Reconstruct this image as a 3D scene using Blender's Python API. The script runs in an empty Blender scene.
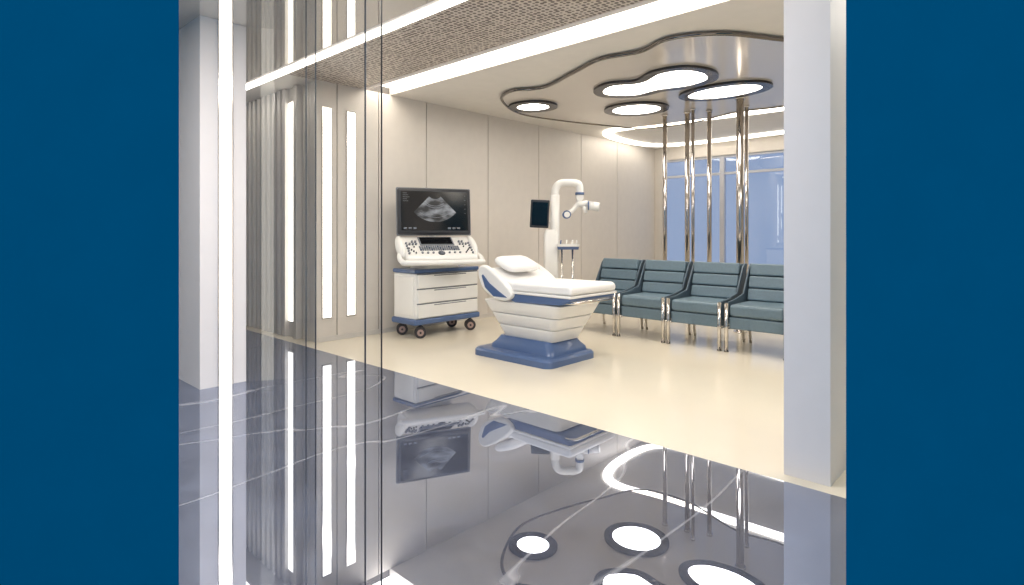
import bpy, bmesh, math, random
from mathutils import Vector, Matrix
random.seed(3)
S=bpy.context.scene
S.view_settings.view_transform='Standard'
S.view_settings.look='None'
S.view_settings.exposure=0.36
COL=S.collection
H=2.73

# ---------------------------------------------------------------- materials
def lin(c):
    return tuple(((v/255)/12.92 if v/255<=0.04045 else ((v/255+0.055)/1.055)**2.4) for v in c)+(1,)
def mat(name,rgb,rough=.5,metal=0,em=None,es=0,noise=0,coat=0,nscale=8,bump=0,spec=.5):
    m=bpy.data.materials.new(name); m.use_nodes=True
    nt=m.node_tree; b=nt.nodes['Principled BSDF']
    b.inputs['Base Color'].default_value=lin(rgb)
    b.inputs['Roughness'].default_value=rough
    b.inputs['Metallic'].default_value=metal
    b.inputs['Coat Weight'].default_value=coat
    b.inputs['Specular IOR Level'].default_value=spec
    if em:
        b.inputs['Emission Color'].default_value=lin(em); b.inputs['Emission Strength'].default_value=es
    tc=nt.nodes.new('ShaderNodeTexCoord'); n=nt.nodes.new('ShaderNodeTexNoise')
    n.inputs['Scale'].default_value=nscale; n.inputs['Detail'].default_value=4
    nt.links.new(tc.outputs['Object'],n.inputs['Vector'])
    if noise:
        r=nt.nodes.new('ShaderNodeValToRGB')
        c=lin(rgb)
        r.color_ramp.elements[0].position=.3; r.color_ramp.elements[1].position=.7
        r.color_ramp.elements[0].color=tuple(x*(1-noise) for x in c[:3])+(1,)
        r.color_ramp.elements[1].color=tuple(min(1,x*(1+noise)) for x in c[:3])+(1,)
        nt.links.new(n.outputs['Fac'],r.inputs['Fac']); nt.links.new(r.outputs['Color'],b.inputs['Base Color'])
    if bump:
        bp=nt.nodes.new('ShaderNodeBump'); bp.inputs['Strength'].default_value=bump; bp.inputs['Distance'].default_value=.002
        nt.links.new(n.outputs['Fac'],bp.inputs['Height']); nt.links.new(bp.outputs['Normal'],b.inputs['Normal'])
    return m
M_wall=mat('wall_panel_paint',(220,213,204),.42,noise=.02)
M_wallL=mat('slat_paint',(212,207,200),.4,noise=.03)
M_gap=mat('shadow_gap',(95,90,86),.6,noise=.05)
M_ceil=mat('ceiling_paint',(230,225,217),.5,noise=.02)
M_white=mat('white_column_paint',(242,235,232),.5,noise=.01)
M_blue=mat('blue_panel_paint',(0,106,142),.9,noise=.02,spec=0)
M_cream=mat('cream_floor',(230,220,200),.16,noise=.02,nscale=1.5)
M_plast=mat('white_plastic',(240,238,234),.28,coat=.3,noise=.01)
M_leath=mat('white_vinyl',(242,240,237),.45,noise=.01,bump=.1,nscale=60)
M_navy=mat('blue_plastic',(80,104,146),.3,coat=.3,noise=.03)
M_navyd=mat('dark_blue_plastic',(44,62,92),.35,noise=.03)
M_black=mat('black_plastic',(26,27,30),.3,noise=.05)
M_bezel=mat('graphite_bezel',(48,50,56),.35,noise=.05)
M_scr=mat('screen_glass',(6,7,9),.12,em=(14,16,20),es=.4)
M_teal=mat('grey_blue_leather',(104,124,136),.42,noise=.06,bump=.3,nscale=40)
M_teald=mat('dark_grey_blue_leather',(78,94,106),.4,noise=.06,bump=.3,nscale=40)
M_chrome=mat('chrome',(215,210,205),.12,metal=1)
M_steel=mat('dark_chrome',(124,120,116),.12,metal=1)
M_pole=mat('pole_chrome',(196,190,186),.14,metal=1)
M_rim=mat('dark_lamp_rim',(76,74,76),.25,metal=.7)
M_rub=mat('caster_rubber',(50,46,50),.5,noise=.1)
M_hub=mat('caster_hub',(176,150,142),.35,metal=.3)
M_panel=mat('polished_ceiling_panel',(218,211,202),.14,metal=.25)
M_key=mat('grey_keys',(120,124,132),.4)
M_frame=mat('window_frame_paint',(196,198,206),.4)
M_light=mat('warm_light',(255,250,240),.5,em=(255,248,236),es=4.8)
M_lightb=mat('light_blob',(255,250,240),.5,em=(255,248,238),es=9.5)
M_strip=mat('wall_strip_light',(255,250,240),.5,em=(255,250,238),es=2.4)
M_echo=mat('ultrasound_grey',(150,150,150),.5,em=(150,155,160),es=.6,noise=.1)

# ultrasound echo texture
nt=M_echo.node_tree; b=nt.nodes['Principled BSDF']
b.inputs['Base Color'].default_value=(.02,.02,.02,1)
for l in list(b.inputs['Base Color'].links): nt.links.remove(l)
n=nt.nodes.new('ShaderNodeTexNoise'); n.inputs['Scale'].default_value=9; n.inputs['Detail'].default_value=9
mp=nt.nodes.new('ShaderNodeMapping'); mp.inputs['Scale'].default_value=(.7,1,1.6)
tc=nt.nodes.new('ShaderNodeTexCoord'); r=nt.nodes.new('ShaderNodeValToRGB')
r.color_ramp.elements[0].position=.42; r.color_ramp.elements[0].color=(.01,.01,.012,1)
r.color_ramp.elements[1].position=.74; r.color_ramp.elements[1].color=(.5,.52,.55,1)
nt.links.new(tc.outputs['Object'],mp.inputs['Vector']); nt.links.new(mp.outputs[0],n.inputs['Vector']); nt.links.new(n.outputs['Fac'],r.inputs['Fac'])
nt.links.new(r.outputs['Color'],b.inputs['Emission Color'])

def marble():
    m=bpy.data.materials.new('polished_blue_marble'); m.use_nodes=True
    nt=m.node_tree; b=nt.nodes['Principled BSDF']; out=nt.nodes['Material Output']
    tc=nt.nodes.new('ShaderNodeTexCoord')
    n=nt.nodes.new('ShaderNodeTexNoise'); n.inputs['Scale'].default_value=3.2; n.inputs['Detail'].default_value=12; n.inputs['Roughness'].default_value=.7; n.inputs['Distortion'].default_value=.8
    r=nt.nodes.new('ShaderNodeValToRGB')
    r.color_ramp.elements[0].position=.3; r.color_ramp.elements[0].color=lin((50,58,84))
    r.color_ramp.elements[1].position=.72; r.color_ramp.elements[1].color=lin((116,126,152))
    # long, nearly straight veins
    mp=nt.nodes.new('ShaderNodeMapping'); mp.inputs['Rotation'].default_value=(0,0,math.radians(-32)); mp.inputs['Scale'].default_value=(.22,1.1,1)
    n2=nt.nodes.new('ShaderNodeTexNoise'); n2.inputs['Scale'].default_value=.8; n2.inputs['Detail'].default_value=3; n2.inputs['Distortion'].default_value=.3
    r2=nt.nodes.new('ShaderNodeValToRGB')
    e=r2.color_ramp.elements; e[0].position=.4965; e[0].color=(0,0,0,1); e[1].position=.5; e[1].color=(1,1,1,1)
    x=e.new(.5035); x.color=(0,0,0,1)
    mix=nt.nodes.new('ShaderNodeMixRGB'); mix.inputs['Color2'].default_value=lin((230,230,238))
    mu=nt.nodes.new('ShaderNodeMath'); mu.operation='MULTIPLY'; mu.inputs[1].default_value=.75
    nt.links.new(tc.outputs['Object'],n.inputs['Vector']); nt.links.new(tc.outputs['Object'],mp.inputs['Vector']); nt.links.new(mp.outputs[0],n2.inputs['Vector'])
    nt.links.new(n.outputs['Fac'],r.inputs['Fac']); nt.links.new(n2.outputs['Fac'],r2.inputs['Fac'])
    nt.links.new(r2.outputs['Color'],mu.inputs[0]); nt.links.new(mu.outputs[0],mix.inputs['Fac'])
    nt.links.new(r.outputs['Color'],mix.inputs['Color1'])
    nt.links.new(mix.outputs['Color'],b.inputs['Base Color']); b.inputs['Roughness'].default_value=.4
    g=nt.nodes.new('ShaderNodeBsdfGlossy'); g.inputs['Roughness'].default_value=.006; g.inputs['Color'].default_value=(.62,.66,.76,1)
    ms=nt.nodes.new('ShaderNodeMixShader'); ms.inputs['Fac'].default_value=.63
    nt.links.new(b.outputs[0],ms.inputs[1]); nt.links.new(g.outputs[0],ms.inputs[2]); nt.links.new(ms.outputs[0],out.inputs['Surface'])
    return m
M_marble=marble()
def mirrormat():
    m=bpy.data.materials.new('mirrored_ceiling'); m.use_nodes=True
    nt=m.node_tree; b=nt.nodes['Principled BSDF']
    b.inputs['Base Color'].default_value=(.74,.72,.69,1); b.inputs['Metallic'].default_value=.7; b.inputs['Roughness'].default_value=.03
    return m
M_mirror=mirrormat()
def glassmat(name,tint,refl):
    m=bpy.data.materials.new(name); m.use_nodes=True
    nt=m.node_tree; out=nt.nodes['Material Output']; nt.nodes.remove(nt.nodes['Principled BSDF'])
    t=nt.nodes.new('ShaderNodeBsdfTransparent'); t.inputs['Color'].default_value=tint
    g=nt.nodes.new('ShaderNodeBsdfGlossy'); g.inputs['Roughness'].default_value=.01
    ms=nt.nodes.new('ShaderNodeMixShader'); ms.inputs['Fac'].default_value=refl
    nt.links.new(t.outputs[0],ms.inputs[1]); nt.links.new(g.outputs[0],ms.inputs[2]); nt.links.new(ms.outputs[0],out.inputs['Surface'])
    return m
M_glass=glassmat('partition_glass',(.94,.94,.94,1),.08)
M_wglass=glassmat('window_glass',(.80,.82,.87,1),.08)
def perf():
    m=bpy.data.materials.new('perforated_bronze_panel'); m.use_nodes=True
    nt=m.node_tree; b=nt.nodes['Principled BSDF']
    tc=nt.nodes.new('ShaderNodeTexCoord'); v=nt.nodes.new('ShaderNodeTexVoronoi'); v.inputs['Scale'].default_value=26; v.inputs['Randomness'].default_value=.3
    r=nt.nodes.new('ShaderNodeValToRGB'); r.color_ramp.elements[0].position=.34; r.color_ramp.elements[0].color=lin((104,90,82))
    r.color_ramp.elements[1].position=.48; r.color_ramp.elements[1].color=lin((216,206,195))
    nt.links.new(tc.outputs['Object'],v.inputs['Vector']); nt.links.new(v.outputs['Distance'],r.inputs['Fac']); nt.links.new(r.outputs['Color'],b.inputs['Base Color'])
    bp=nt.nodes.new('ShaderNodeBump'); bp.inputs['Strength'].default_value=.5; bp.inputs['Distance'].default_value=.008
    nt.links.new(r.outputs['Color'],bp.inputs['Height']); nt.links.new(bp.outputs['Normal'],b.inputs['Normal'])
    b.inputs['Metallic'].default_value=.15; b.inputs['Roughness'].default_value=.4
    return m
M_perf=perf()

# ---------------------------------------------------------------- helpers
def finish(name,bm,m,parent=None,smooth=False,bev=0,seg=3,loc=None,rot=None):
    me=bpy.data.meshes.new(name); bmesh.ops.recalc_face_normals(bm,faces=bm.faces); bm.to_mesh(me); bm.free()
    o=bpy.data.objects.new(name,me); COL.objects.link(o); me.materials.append(m)
    if smooth or bev:
        for p in me.polygons: p.use_smooth=True
    if bev:
        md=o.modifiers.new('bevel','BEVEL'); md.width=bev; md.segments=seg; md.limit_method='ANGLE'; md.angle_limit=math.radians(30)
        md.harden_normals=True
    if parent: o.parent=parent
    if loc: o.location=loc
    if rot: o.rotation_euler=rot
    return o
def box(name,x0,x1,y0,y1,z0,z1,m,parent=None,bev=0,seg=3,rot=None):
    bm=bmesh.new(); bmesh.ops.create_cube(bm,size=1)
    c=((x0+x1)/2,(y0+y1)/2,(z0+z1)/2)
    for v in bm.verts: v.co=Vector((v.co.x*(x1-x0),v.co.y*(y1-y0),v.co.z*(z1-z0)))
    return finish(name,bm,m,parent,bev=bev,seg=seg,loc=c,rot=rot)
def prism(name,pts,axis,a0,a1,m,parent=None,bev=0,seg=3,smooth=False):
    """extrude 2-D polygon. axis 'x': pts=(y,z); 'y': pts=(x,z); 'z': pts=(x,y)"""
    bm=bmesh.new()
    def mk(p,a):
        if axis=='x': return (a,p[0],p[1])
        if axis=='y': return (p[0],a,p[1])
        return (p[0],p[1],a)
    A=[bm.verts.new(mk(p,a0)) for p in pts]; B=[bm.verts.new(mk(p,a1)) for p in pts]
    bm.faces.new(A); bm.faces.new(B[::-1]); n=len(pts)
    for i in range(n): bm.faces.new((A[i],B[i],B[(i+1)%n],A[(i+1)%n]))
    return finish(name,bm,m,parent,bev=bev,seg=seg,smooth=smooth)
def cyl(name,p0,p1,r,m,parent=None,r2=None,seg=24,bev=0):
    p0=Vector(p0);p1=Vector(p1);d=p1-p0
    bm=bmesh.new(); bmesh.ops.create_cone(bm,cap_ends=True,segments=seg,radius1=r,radius2=r if r2 is None else r2,depth=d.length)
    q=d.to_track_quat('Z','Y').to_matrix().to_4x4()
    bmesh.ops.transform(bm,matrix=q,verts=bm.verts)
    o=finish(name,bm,m,parent,loc=(p0+p1)/2)
    for p in o.data.polygons: p.use_smooth=len(p.vertices)==4
    return o
def rrect(hx,hy,r,n=6,cx=0,cy=0):
    out=[]
    for sx,sy,a in ((1,1,0),(-1,1,90),(-1,-1,180),(1,-1,270)):
        for i in range(n+1):
            t=math.radians(a+90*i/n); out.append((cx+sx*(hx-r)+r*math.cos(t),cy+sy*(hy-r)+r*math.sin(t)))
    return out
def loft(name,secs,m,parent=None,cx=0,cy=0):
    """secs: (z,hx,hy,r[,ox,oy])"""
    bm=bmesh.new(); rings=[]
    for s in secs:
        z,hx,hy,r=s[:4]; ox,oy=(s[4],s[5]) if len(s)>4 else (0,0)
        rings.append([bm.verts.new((x,y,z)) for x,y in rrect(hx,hy,r,6,cx+ox,cy+oy)])
    n=len(rings[0])
    for a,b in zip(rings,rings[1:]):
        for i in range(n): bm.faces.new((a[i],a[(i+1)%n],b[(i+1)%n],b[i]))
    bm.faces.new(rings[0][::-1]); bm.faces.new(rings[-1])
    o=finish(name,bm,m,parent,smooth=True)
    md=o.modifiers.new('es','EDGE_SPLIT'); md.split_angle=math.radians(35)
    return o
def tube(name,pts,r,m,parent=None,cyc=False,smooth=True):
    cu=bpy.data.curves.new(name,'CURVE'); cu.dimensions='3D'; cu.bevel_depth=r; cu.bevel_resolution=5
    sp=cu.splines.new('POLY'); sp.points.add(len(pts)-1)
    for p,q in zip(sp.points,pts): p.co=(*q,1)
    sp.use_cyclic_u=cyc; cu.use_fill_caps=True
    t=bpy.data.objects.new(name,cu); COL.objects.link(t)
    dg=bpy.context.evaluated_depsgraph_get(); me=bpy.data.meshes.new_from_object(t.evaluated_get(dg))
    bpy.data.objects.remove(t)
    me.materials.clear(); me.materials.append(m)
    o=bpy.data.objects.new(name,me); COL.objects.link(o)
    for p in me.polygons: p.use_smooth=True
    if parent:o.parent=parent
    return o
def smoothc(P,n=10,cyc=True):
    out=[];N=len(P)
    rng=range(N) if cyc else range(N-1)
    for i in rng:
        g=lambda k:Vector(P[k%N]) if cyc else Vector(P[max(0,min(N-1,k))])
        p0,p1,p2,p3=g(i-1),g(i),g(i+1),g(i+2)
        for j in range(n):
            t=j/n
            out.append(tuple(.5*((2*p1)+(p2-p0)*t+(2*p0-5*p1+4*p2-p3)*t*t+(3*p1-p0-3*p2+p3)*t**3)))
    if not cyc: out.append(tuple(P[-1]))
    return out
def ball(name,c,r,m,parent=None,sc=(1,1,1)):
    bm=bmesh.new(); bmesh.ops.create_uvsphere(bm,u_segments=24,v_segments=14,radius=r)
    for v in bm.verts: v.co=Vector((v.co.x*sc[0],v.co.y*sc[1],v.co.z*sc[2]))
    return finish(name,bm,m,parent,smooth=True,loc=c)
def empty(name,loc=(0,0,0),rz=0):
    e=bpy.data.objects.new(name,None); COL.objects.link(e); e.location=loc; e.rotation_euler=(0,0,rz); e.empty_display_size=.2
    return e
def sub(name,parent,loc=(0,0,0),rot=(0,0,0)):
    e=bpy.data.objects.new(name,None); COL.objects.link(e); e.parent=parent; e.location=loc; e.rotation_euler=rot; return e
def offs(P,k):
    out=[]
    n=len(P)
    for i in range(n):
        a=Vector(P[i-1][:2]);b=Vector(P[(i+1)%n][:2]); t=(b-a).normalized(); nn=Vector((t.y,-t.x))
        out.append((P[i][0]+nn.x*k,P[i][1]+nn.y*k))
    return out
def lamp(name,loc,sx,sy,power,col=(1,.96,.90),rot=(0,0,0)):
    l=bpy.data.lights.new(name,'AREA'); l.shape='RECTANGLE'; l.size=sx; l.size_y=sy; l.energy=power; l.color=col
    o=bpy.data.objects.new(name,l); COL.objects.link(o); o.location=loc; o.rotation_euler=rot; return o

# ---------------------------------------------------------------- room shell
XB=2.80
prism('floor',[(-5,-5),(XB,-5),(XB,7.9),(-5,7.9)],'z',-.1,0,M_marble)
prism('floor_cream',[(XB,-2),(10,-2),(10,7.9),(XB,7.9)],'z',-.1,0,M_cream)
w=empty('wall_back',(0,0,0))
box('wall_core',2.98,10.0,5.60,5.75,0,3.0,M_gap,w)
seams=[2.96,3.20,3.72,4.40,5.45,6.5,7.55,8.6,9.9]
for i,(a,b) in enumerate(zip(seams,seams[1:])):
    box('wall_panel_%d'%i,a+.006,b-.006,5.58,5.605,0.0,H,M_wall,w)
box('baseboard_back',2.98,9.9,5.572,5.585,0,.05,M_wallL)
w=empty('wall_slatted',(0,0,0))
box('slat_core',3.0,3.15,5.63,7.9,0,3.0,M_gap,w)
box('flat_panel_0',2.975,3.0,5.606,5.755,0,H,M_wallL,w)
box('flat_panel_1',2.975,3.0,5.765,5.90,0,H,M_wallL,w)
y=5.92
while y<7.85:
    if not(5.93<y<6.16): box('slat',2.91,3.0,y,y+.07,0,H,M_wallL,w,bev=.006)
    y+=.13
box('flat_panel_2',2.96,3.0,5.925,6.2,0,H,M_wallL,w)
def striplight(nm,x0,x1,y0,y1,z0,z1,axis,m=None):
    m=m or M_strip
    e=empty(nm)
    box('diffuser',x0,x1,y0,y1,z0,z1,m,e,bev=.004)
    if axis=='x': box('channel',x0-.008,x1+.008,y0+.006,y1+.004,z0-.01 if z0>.02 else 0,z1+.01,M_chrome,e)
    else: box('channel',x0+.006,x1+.004,y0-.008,y1+.008,z0-.01,z1+.01,M_chrome,e)
striplight('wall_light',2.94,2.962,5.95,6.17,.17,2.57,'y')
striplight('wall_light',3.03,3.125,5.562,5.582,.25,2.45,'x')
striplight('wall_light',3.315,3.41,5.562,5.582,.25,2.45,'x')
box('wall_far',-2.5,3.0,7.8,7.95,0,3.0,M_wallL)
box('wall_west',-2.65,-2.5,4.53,7.95,0,3.0,M_wallL)
box('wall_right',3.69,10.0,-2.15,-2.0,0,3.0,M_wall)
w=empty('wall_window')
box('sill_wall',9.9,10.05,-2,5.6,0,.55,M_wall,w)
box('head_wall',9.9,10.05,-2,5.6,2.5,3.0,M_wall,w)
box('pier_a',9.9,10.05,5.42,5.6,.55,2.5,M_wall,w)
box('pier_b',9.9,10.05,-2,-.3,.55,2.5,M_wall,w)
yy=5.42;k=1
while yy>-.2:
    e=empty('window_%d'%k); k+=1; y1=yy; y0=yy-1.14
    box('glass',9.97,9.98,y0+.03,y1-.03,.58,2.47,M_wglass,e)
    for a,b,c,d in ((y0,y0+.04,.55,2.5),(y1-.04,y1,.55,2.5)): box('stile',9.93,10.0,a,b,c,d,M_frame,e)
    for z in (.55,2.16,2.46): box('rail',9.93,10.0,y0+.04,y1-.04,z,z+.04,M_frame,e)
    yy=y0
# ceilings
XC=3.88
prism('ceiling',[(XC,-2),(10,-2),(10,5.6),(XC,5.6)],'z',H,H+.12,M_ceil)
prism('ceiling_mirrored',[(-2.5,7.8),(2.5,7.8),(2.5,-.757),(-2.5,4.53)],'z',H,H+.12,M_mirror)
box('ceiling_perforated',2.66,3.49,-1.66,5.6,H+.0,H+.08,M_perf)
e=empty('cove_light')
box('cove_diffuser',3.55,XC,-1.7,5.58,H+.08,H+.10,M_light,e)
box('cove_lip',3.49,3.55,-1.7,5.58,H-.005,H+.12,M_white,e)
e=empty('ceiling_beam_light')
box('beam_housing',2.50,2.66,-1.1,7.8,H-.002,H+.1,M_white,e,bev=.003)
box('beam_diffuser',2.54,2.63,-.8,7.7,H-.012,H-.001,M_light,e)
box('trim_1',2.66,3.0,5.6,7.8,H,H+.1,M_ceil)
RB=smoothc([(7.55,5.0,0),(8.2,5.35,0),(9.3,5.3,0),(9.6,4.6,0),(9.5,3.0,0),(9.55,1.4,0),(9.0,.7,0),(8.1,.9,0),(7.75,1.8,0),(7.65,3.0,0),(7.6,4.1,0)],10)
def ribbon(name,P,wd,z0,z1,m,parent=None):
    P2=[(p[0],p[1]) for p in P]; I=offs(P2,wd/2); O=offs(P2,-wd/2); bm=bmesh.new(); n=len(P2)
    q=[[bm.verts.new((a[0],a[1],z)) for a in L] for L,z in ((I,z0),(O,z0),(O,z1),(I,z1))]
    for i in range(n):
        j=(i+1)%n
        for k in range(4):
            bm.faces.new((q[k][i],q[(k+1)%4][i],q[(k+1)%4][j],q[k][j]))
    return finish(name,bm,m,parent)
e=empty('ribbon_cove_light')
ribbon('ribbon_diffuser',RB,.14,H-.03,H-.001,M_light,e)
PP=[(4.87,4.75),(4.62,4.36),(4.74,4.0),(4.50,3.41),(4.32,2.98),(4.37,2.6),(4.24,2.26),(4.42,1.9),(4.9,1.6),(5.6,1.15),(6.5,1.25),(7.2,1.8),(7.45,2.44),(7.4,3.0),(7.7,3.8),(7.6,4.5),(6.94,4.79),(6.3,5.0),(5.57,5.1)]
PS=smoothc([(a,b,0) for a,b in PP],8)
pn=empty('ceiling_panel')
prism('polished_sheet',[(p[0],p[1]) for p in PS],'z',2.70,2.728,M_panel,pn)
tube('chrome_edge',[(p[0],p[1],2.705) for p in PS],.018,M_steel,pn,True)
def blob(P,n=10):
    e=empty('ceiling_light'); Q=smoothc([(a,b,0) for a,b in P],n)
    A=sum(Q[i][0]*Q[(i+1)%len(Q)][1]-Q[(i+1)%len(Q)][0]*Q[i][1] for i in range(len(Q)))
    if A<0: Q=Q[::-1]
    prism('diffuser',offs([(p[0],p[1]) for p in Q],-.07),'z',2.682,2.70,M_lightb,e)
    ribbon('dark_rim',offs([(p[0],p[1]) for p in Q],-.018),.105,2.675,2.701,M_rim,e)
def ell(cx,cy,a,b,n=10,rot=0):
    return [(cx+a*math.cos(t)*math.cos(rot)-b*math.sin(t)*math.sin(rot),cy+a*math.cos(t)*math.sin(rot)+b*math.sin(t)*math.cos(rot)) for t in [2*math.pi*i/n for i in range(n)]]
blob(ell(5.32,4.66,.26,.27))
blob([(5.18,3.62),(5.45,3.70),(5.70,3.44),(5.66,3.1),(5.72,2.8),(5.6,2.50),(5.3,2.40),(5.02,2.52),(4.97,2.8),(5.14,3.1),(5.04,3.36)])
blob(ell(6.32,3.82,.35,.37))
blob(ell(6.18,2.64,.32,.47))

# chrome poles
for x,y,r in ((6.6,2.63,.042),(6.9,3.74,.028),(6.95,3.45,.031),(6.8,3.30,.020),(7.05,3.2,.028),(7.1,2.75,.022)):
    e=empty('chrome_pole',(x,y,0))
    cyl('pole',(0,0,0),(0,0,2.69),r,M_pole,e,seg=32); cyl('foot_flange',(0,0,0),(0,0,.015),r*1.8,M_chrome,e); cyl('top_flange',(0,0,2.67),(0,0,2.698),r*1.4,M_chrome,e)

# columns
e=empty('column'); box('shaft',2.88,3.6,.74,.94,0,3.0,M_white,e)
e=empty('column'); box('shaft',1.5,1.83,4.54,5.0,0,H,M_white,e)
striplight('column_light',1.63,1.72,4.522,4.542,0.0,H-.002,'x')
# flat blue side panels edging the view, built as walls (diagonal, splayed jambs)
r_=(.686,-.728); v_=(.728,.686)
def cw(l,d): return (r_[0]*l+v_[0]*d, r_[1]*l+v_[1]*d)
prism('blue_side_panel_left',[cw(-.7505,1.3),cw(-6,1.3),cw(-6,1.42),cw(-.83,1.42)],'z',0,H+.1,M_blue)
prism('blue_side_panel_right',[cw(.7525,1.3),cw(6,1.3),cw(6,1.42),cw(.83,1.42)],'z',0,H+.1,M_blue)

# glass partition
g=empty('glass_partition'); A=Vector((1.0,1.485)); B=Vector((1.83,4.54)); D=(B-A).normalized(); N=Vector((-D.y,D.x))
def gp(t0,t1,th,z0,z1,m,nm):
    a=A+(B-A)*t0;b=A+(B-A)*t1
    prism(nm,[tuple(a-N*th),tuple(b-N*th),tuple(b+N*th),tuple(a+N*th)],'z',z0,z1,m,g)
bm=bmesh.new(); a=A;b=B
vs=[bm.verts.new((a.x,a.y,.0)),bm.verts.new((b.x,b.y,.0)),bm.verts.new((b.x,b.y,H)),bm.verts.new((a.x,a.y,H))]; bm.faces.new(vs)
finish('pane',bm,M_glass,g)
gp(-.001,.0008,.0015,0,H,M_black,'edge')
for t in (.05,.27,.33): gp(t,t+.002,.002,0,H,M_steel,'joint')

# added fill lights, out of view, brightening the front zone and waiting side
lamp('fill_light',(1.5,2.1,H-.01),1.0,1.0,36,(1,.96,.93))
lamp('fill_light',(.4,3.2,H-.01),.8,.8,46,(1,.96,.93))
lamp('fill_light',(4.6,.3,H-.01),1.0,1.4,20)

# ---------------------------------------------------------------- waiting chairs (face -X)
def chair(x,y):
    c=empty('waiting_chair',(x,y,0))
    W=.27
    box('seat_cushion',0.0,.5,-W+.02,W-.02,.34,.455,M_teal,c,bev=.03,seg=4)
    box('seat_apron',0.012,.52,-W+.015,W-.015,.22,.335,M_teal,c,bev=.015)
    a=Vector((.50,.44)); u=Vector((.11,.40)).normalized(); nn=Vector((u.y,-u.x))
    for i in range(3):
        p=a+u*(.13*i)+u*.004; q=a+u*(.13*(i+1)-.004)
        prism('back_channel_%d'%i,[tuple(p-nn*.07),tuple(q-nn*.07),tuple(q),tuple(p)],'y',-W+.02,W-.02,M_teal,c,bev=.018,seg=4)
    p=a-u*.2; q=a+u*.395
    prism('back_shell',[tuple(p),tuple(q),tuple(q+nn*.035),tuple(p+nn*.035)],'y',-W+.01,W-.01,M_teald,c,bev=.01)
    for s in (-1,1):
        prof=[(.04,.30),(.03,.475),(.20,.49),(.40,.53),(.55,.78),(.60,.825),(.66,.82),(.60,.5),(.54,.24),(.3,.22)]
        y0=s*(W-.008); y1=s*(W+.012)
        prism('arm_side',prof,'y',min(y0,y1),max(y0,y1),M_teald,c,bev=.008)
        yl=s*(W-.0)
        cyl('front_leg',(-.01,yl,0),(-.01,yl,.47),.018,M_chrome,c,seg=16)
        cyl('rear_leg',(.60,yl,0),(.55,yl,.24),.014,M_chrome,c,seg=16)
        cyl('side_rail',(-.01,yl,.215),(.56,yl,.215),.010,M_chrome,c,seg=12)
        cyl('foot',(-.01,yl,0),(-.01,yl,.010),.022,M_steel,c,seg=16)
    cyl('cross_rail',(.3,-W,.19),(.3,W,.19),.012,M_chrome,c,seg=12)
for y in (3.84,3.24,2.64,2.03,1.42): chair(5.45,y)

# ---------------------------------------------------------------- examination chair
c=empty('examination_chair',(4.08,3.5,0))
loft('base_plate',[(0,.35,.47,.08),(.05,.35,.47,.08),(.07,.335,.455,.075),(.08,.28,.40,.07)],M_navy,c,-.03,.04)
loft('base_step',[(.075,.28,.38,.06),(.11,.27,.37,.06),(.14,.245,.34,.06),(.19,.215,.30,.05)],M_navy,c,-.01,.0)
zs=[(.185,.21,.30),(.295,.24,.345),(.30,.246,.355),(.405,.28,.40),(.41,.286,.41),(.525,.325,.46)]
for i in range(3):
    a,b=zs[2*i],zs[2*i+1]
    loft('lift_cover_%d'%i,[(a[0],a[1]-.006,a[2]-.006,.06),(a[0]+.005,a[1],a[2],.065),(b[0]-.008,b[1],b[2],.07),(b[0]-.001,b[1]-.008,b[2]-.008,.06)],M_plast,c,0,-.03)
W=.33
tray=[(-.62,.575),(-.62,.615),(.02,.615),(.14,.64),(.34,.76),(.37,.74),(.34,.66),(.14,.55),(.0,.520),(-.5,.535)]
prism('blue_undertray',tray,'x',-W,W,M_navy,c,bev=.02,seg=4)
prism('tray_lip',[(-.63,.600),(-.63,.622),(.03,.622),(.03,.600)],'x',-W-.015,W+.015,M_plast,c,bev=.008)
prism('seat_cushion',[(-.63,.625),(-.63,.69),(-.59,.705),(.04,.70),(.06,.62)],'x',-W-.005,W+.005,M_leath,c,bev=.028,seg=5)
prism('backrest_cushion',[(.03,.625),(.03,.70),(.12,.715),(.26,.78),(.36,.82),(.41,.79),(.38,.71),(.14,.60)],'x',-W+.01,W-.01,M_leath,c,bev=.035,seg=5)
o=loft('pillow',[(-.042,.17,.09,.06),(-.03,.205,.12,.07),(-.005,.22,.135,.075),(.02,.21,.125,.07),(.038,.18,.10,.06),(.046,.12,.06,.04)],M_leath,c); o.location=(-.04,.24,.85); o.rotation_euler=(math.radians(22),0,0)
o.modifiers.clear()
for s in (-1,1):
    prof=smoothc([(.00,.60,0),(.10,.70,0),(.24,.79,0),(.35,.84,0),(.42,.82,0),(.43,.74,0),(.36,.62,0),(.20,.54,0),(.06,.54,0)],6)
    x0,x1=sorted((s*(W-.02),s*(W+.045)))
    prism('side_bolster',[(p[0],p[1]) for p in prof],'x',x0,x1,M_plast,c,bev=.022,seg=5)
    x0,x1=sorted((s*(W+.040),s*(W+.052)))
    prism('bolster_accent',[(.05,.565),(.16,.62),(.27,.68),(.36,.76),(.375,.745),(.33,.64),(.22,.565)],'x',x0,x1,M_navy,c,bev=.004)
tube('foot_rail',[(-.3,-.42,.56),(-.3,-.59,.56),(-.26,-.63,.56),(.26,-.63,.56),(.3,-.59,.56),(.3,-.42,.56)],.012,M_chrome,c)

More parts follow.
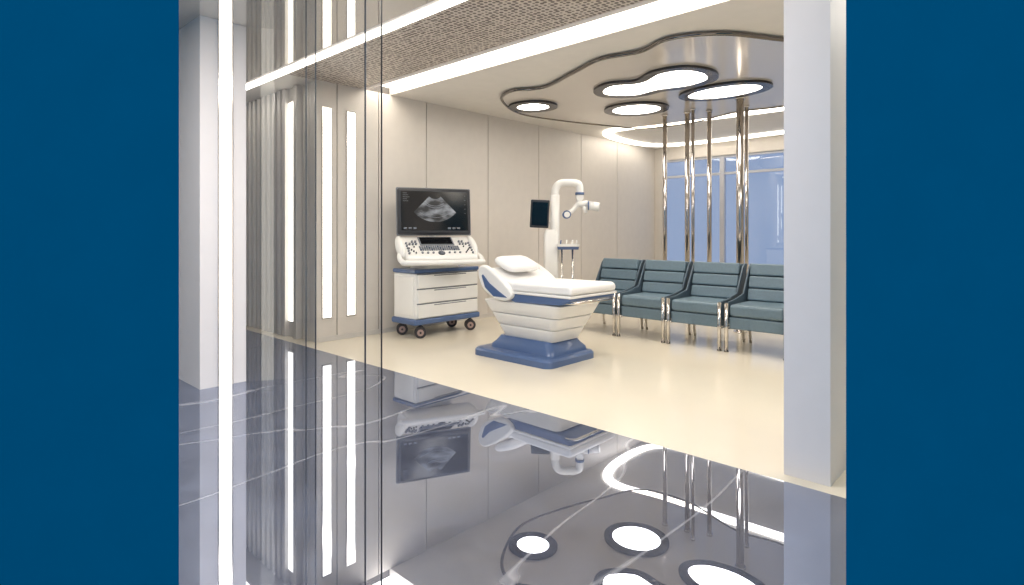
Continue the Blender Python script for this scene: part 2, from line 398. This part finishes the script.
# ---------------------------------------------------------------- ultrasound machine
c=empty('ultrasound_machine',(4.255,5.2,0))
hx,hy=.47,.21
box('cabinet',-hx+.01,hx-.01,-hy+.01,hy-.01,.20,.70,M_plast,c,bev=.02)
box('blue_top',-hx,hx,-hy,hy,.70,.745,M_navy,c,bev=.015)
box('blue_plinth',-hx-.01,hx+.01,-hy-.01,hy+.01,.14,.205,M_navy,c,bev=.02)
for i in range(3):
    z0=.215+i*.161
    box('drawer_%d'%i,-hx+.03,hx-.03,-hy-.012,-hy+.02,z0,z0+.147,M_plast,c,bev=.012)
    box('drawer_pull_%d'%i,-.22,.25,-hy-.016,-hy+.0,z0+.130,z0+.140,M_key,c,bev=.003)
    box('drawer_gap_%d'%i,-hx+.03,hx-.03,-hy+.004,-hy+.012,z0+.147,z0+.161,M_key,c)
box('side_panel',-hx+.002,-hx+.02,-hy+.04,hy-.04,.24,.66,M_plast,c,bev=.008)
for x in (-hx+.09,hx-.12):
    for y in (-hy+.03,hy-.06):
        cyl('caster_stem',(x,y,.09),(x,y,.15),.018,M_steel,c)
        box('caster_fork',x-.03,x+.03,y-.02,y+.02,.075,.13,M_black,c,bev=.01)
        for s in (-1,1):
            a=Vector((-.55,-.83,0))*s
            p=Vector((x,y,.062))
            cyl('caster_tyre',p+a*.012,p+a*.04,.062,M_rub,c,seg=28)
            cyl('caster_hub',p+a*.04,p+a*.044,.036,M_hub,c)
            cyl('caster_bolt',p+a*.044,p+a*.048,.012,M_rub,c)
loft('pedestal',[(.745,.26,.16,.06),(.775,.25,.15,.06),(.79,.18,.11,.05),(.84,.17,.10,.05),(.87,.26,.15,.05)],M_plast,c,-.05,-.02)
u=sub('upper_assembly',c,(-.10,-.08,0),(0,0,math.radians(-24)))
prism('console_body',[(-.28,.795),(-.35,.82),(-.365,.88),(-.02,1.085),(.09,1.10),(.15,1.05),(.15,.95),(.06,.84),(-.08,.80)],'x',-.40,.40,M_plast,u,bev=.04,seg=6)
ang=math.atan2(.205,.345); kp=sub('control_plane',u,(0,-.19,.985),(ang,0,0))
box('touch_screen',-.19,.17,.045,.185,-.002,.014,M_scr,kp,bev=.004)
box('touch_screen_edge',-.205,.185,.03,.20,-.003,.010,M_key,kp,bev=.004)
for i in range(18):
    for j in range(3):
        x=-.225+i*.025; box('key',x,x+.018,-.07+j*.030,-.050+j*.030,-.002,.010,M_key if (i+j)%5 else M_navyd,kp)
for i in range(5):
    for s in (-1,1):
        cyl('knob',(s*.25+s*.035*(i%3),.05+.05*(i//3),-.002),(s*.25+s*.035*(i%3),.05+.05*(i//3),.02),.012,M_key,kp,seg=14)
        cyl('slider',(s*(.28+.02*(i%4)),-.12+.03*i,-.002),(s*(.28+.02*(i%4)),-.12+.03*i,.014),.008,M_bezel,kp,seg=12)
        cyl('dial',(s*.355,-.13+.05*i,-.002),(s*.355,-.13+.05*i,.016),.012,M_key,kp,seg=14)
for i in range(8):
    x=-.21+.06*i
    if abs(x)>.06: cyl('round_key',(x,-.12,-.002),(x,-.12,.012),.012,M_key,kp,seg=14)
ball('trackball',(0,-.125,.002),.026,M_key,kp)
cyl('trackball_ring',(0,-.125,-.002),(0,-.125,.006),.038,M_bezel,kp)
tube('front_handle',smoothc([(-.41,-.12,.93,),(-.45,-.25,.88),(-.44,-.36,.835),(-.36,-.41,.825),(.36,-.41,.825),(.44,-.36,.835),(.45,-.25,.88),(.41,-.12,.93)],5,False),.028,M_plast,u)
for s in (-1,1):
    o=ball('side_pod',(s*.41,-.10,.985),.10,M_plast,u,(.5,2.0,.8)); o.rotation_euler=(ang,0,0)
cyl('monitor_neck',(0,.10,.98),(0,.08,1.25),.04,M_plast,u)
m=sub('monitor',u,(0,.01,1.38),(math.radians(-4),0,0))
box('monitor_bezel',-.425,.425,-.03,.03,-.262,.262,M_bezel,m,bev=.03,seg=5)
box('monitor_rim',-.433,.433,-.005,.025,-.27,.27,M_key,m,bev=.014)
box('monitor_screen',-.385,.385,-.034,-.028,-.215,.225,M_scr,m)
bm=bmesh.new(); n=20; R0,R1=.09,.33; cy=.23
ri=[];ro=[]
for i in range(n+1):
    t=math.radians(-48+96*i/n)
    ri.append(bm.verts.new((R0*math.sin(t),-.036,cy-R0*math.cos(t)))); ro.append(bm.verts.new((R1*math.sin(t),-.036,cy-.02-R1*math.cos(t))))
for i in range(n): bm.faces.new((ri[i],ri[i+1],ro[i+1],ro[i]))
finish('echo_image',bm,M_echo,m)
for R,w_ in ((.17,.004),(.19,.006),(.30,.003)):
    tube('echo_tissue',[(math.sin(math.radians(a))*R,-.037,.23-math.cos(math.radians(a))*R) for a in range(-36,37,6)],w_,M_key,m)
for i in range(5):
    box('screen_text',-.365,-.32+.015*(i%3),-.037,-.035,.20-.022*i,.204-.022*i,M_key,m)
    box('screen_scale',.345,.36,-.037,-.035,.18-.05*i,.183-.05*i,M_key,m)
for i in range(6):
    box('screen_button',-.36+.055*i+(.34 if i>2 else 0),-.325+.055*i+(.34 if i>2 else 0),-.037,-.035,-.20,-.18,M_key,m)

# ---------------------------------------------------------------- dental delivery unit with arm
c=empty('dental_arm_unit',(5.45,4.42,0),math.radians(-46.7))
loft('floor_base',[(0,.22,.2,.08),(.05,.22,.2,.08),(.08,.12,.12,.05)],M_plast,c)
cyl('post',(0,0,.06),(0,0,.8),.04,M_plast,c)
loft('housing',[(.62,.07,.08,.03),(.66,.085,.095,.03),(1.12,.085,.095,.03),(1.18,.06,.06,.03)],M_plast,c,-.05,0)
cyl('column',(0,0,.78),(0,0,1.60),.055,M_plast,c)
tube('top_arm',smoothc([(0,0,1.55),(.01,0,1.68),(.07,0,1.74),(.18,0,1.745),(.27,0,1.735),(.30,0,1.69),(.30,0,1.60)],6,False),.047,M_plast,c)
cyl('arm_joint',(.30,-.04,1.57),(.30,.04,1.57),.045,M_plast,c)
cyl('arm_joint_ring',(.30,0,1.60),(.30,0,1.63),.055,M_navy,c)
tube('lower_arm',[(.30,0,1.58),(.29,0,1.50),(.20,-.02,1.40),(.10,-.02,1.36)],.03,M_plast,c)
cyl('elbow_joint',(.14,-.06,1.36),(.14,.03,1.36),.05,M_navy,c)
cyl('elbow_cap',(.14,-.075,1.36),(.14,-.06,1.36),.035,M_plast,c)
tube('head_arm',[(.28,-.02,1.48),(.38,-.02,1.50),(.46,-.02,1.47)],.035,M_plast,c)
cyl('lamp_head',(.40,-.03,1.47),(.53,-.06,1.45),.05,M_plast,c,r2=.055)
cyl('lamp_collar',(.395,-.03,1.47),(.41,-.032,1.47),.056,M_navy,c)
cyl('lamp_drop',(.36,-.02,1.46),(.37,-.02,1.38),.03,M_plast,c,r2=.022)
box('small_monitor',-.30,-.07,-.02,.01,1.20,1.54,M_bezel,c,bev=.012,rot=(0,math.radians(3),math.radians(-12)))
box('small_monitor_screen',-.28,-.09,-.03,-.012,1.23,1.51,M_scr,c,rot=(0,math.radians(3),math.radians(-12)))
cyl('monitor_arm',(-.12,.02,1.30),(0,0,1.24),.02,M_plast,c)
loft('instrument_tray',[(.975,.13,.10,.04),(.99,.135,.105,.04),(1.005,.135,.105,.04)],M_plast,c,.15,-.05)
loft('tray_blue_band',[(.94,.125,.09,.04),(.975,.13,.10,.04)],M_navy,c,.15,-.05)
for x in (.06,.13,.2,.25): cyl('instrument',(x,-.08,1.005),(x+.005,-.1,1.05),.009,M_navy if x<.1 else M_plast,c,seg=12)
for x in (.08,.21): cyl('tray_leg',(x,-.03,.05),(x,-.03,.94),.012,M_chrome,c)
box('tray_foot',-.05,.25,-.07,.01,0,.05,M_plast,c,bev=.01)

# ---------------------------------------------------------------- world, camera
wd=bpy.data.worlds.new('World'); S.world=wd; wd.use_nodes=True
bg=wd.node_tree.nodes['Background']; bg.inputs['Color'].default_value=lin((162,181,208)); bg.inputs['Strength'].default_value=1.0
cam=bpy.data.cameras.new('camera'); co=bpy.data.objects.new('camera',cam); COL.objects.link(co)
co.location=(0,0,1.15); co.rotation_euler=(math.radians(90),0,math.radians(43.3-90))
cam.sensor_width=36; cam.lens=36*577/1024; cam.shift_y=-60.5/1024; cam.clip_start=.02
S.camera=co
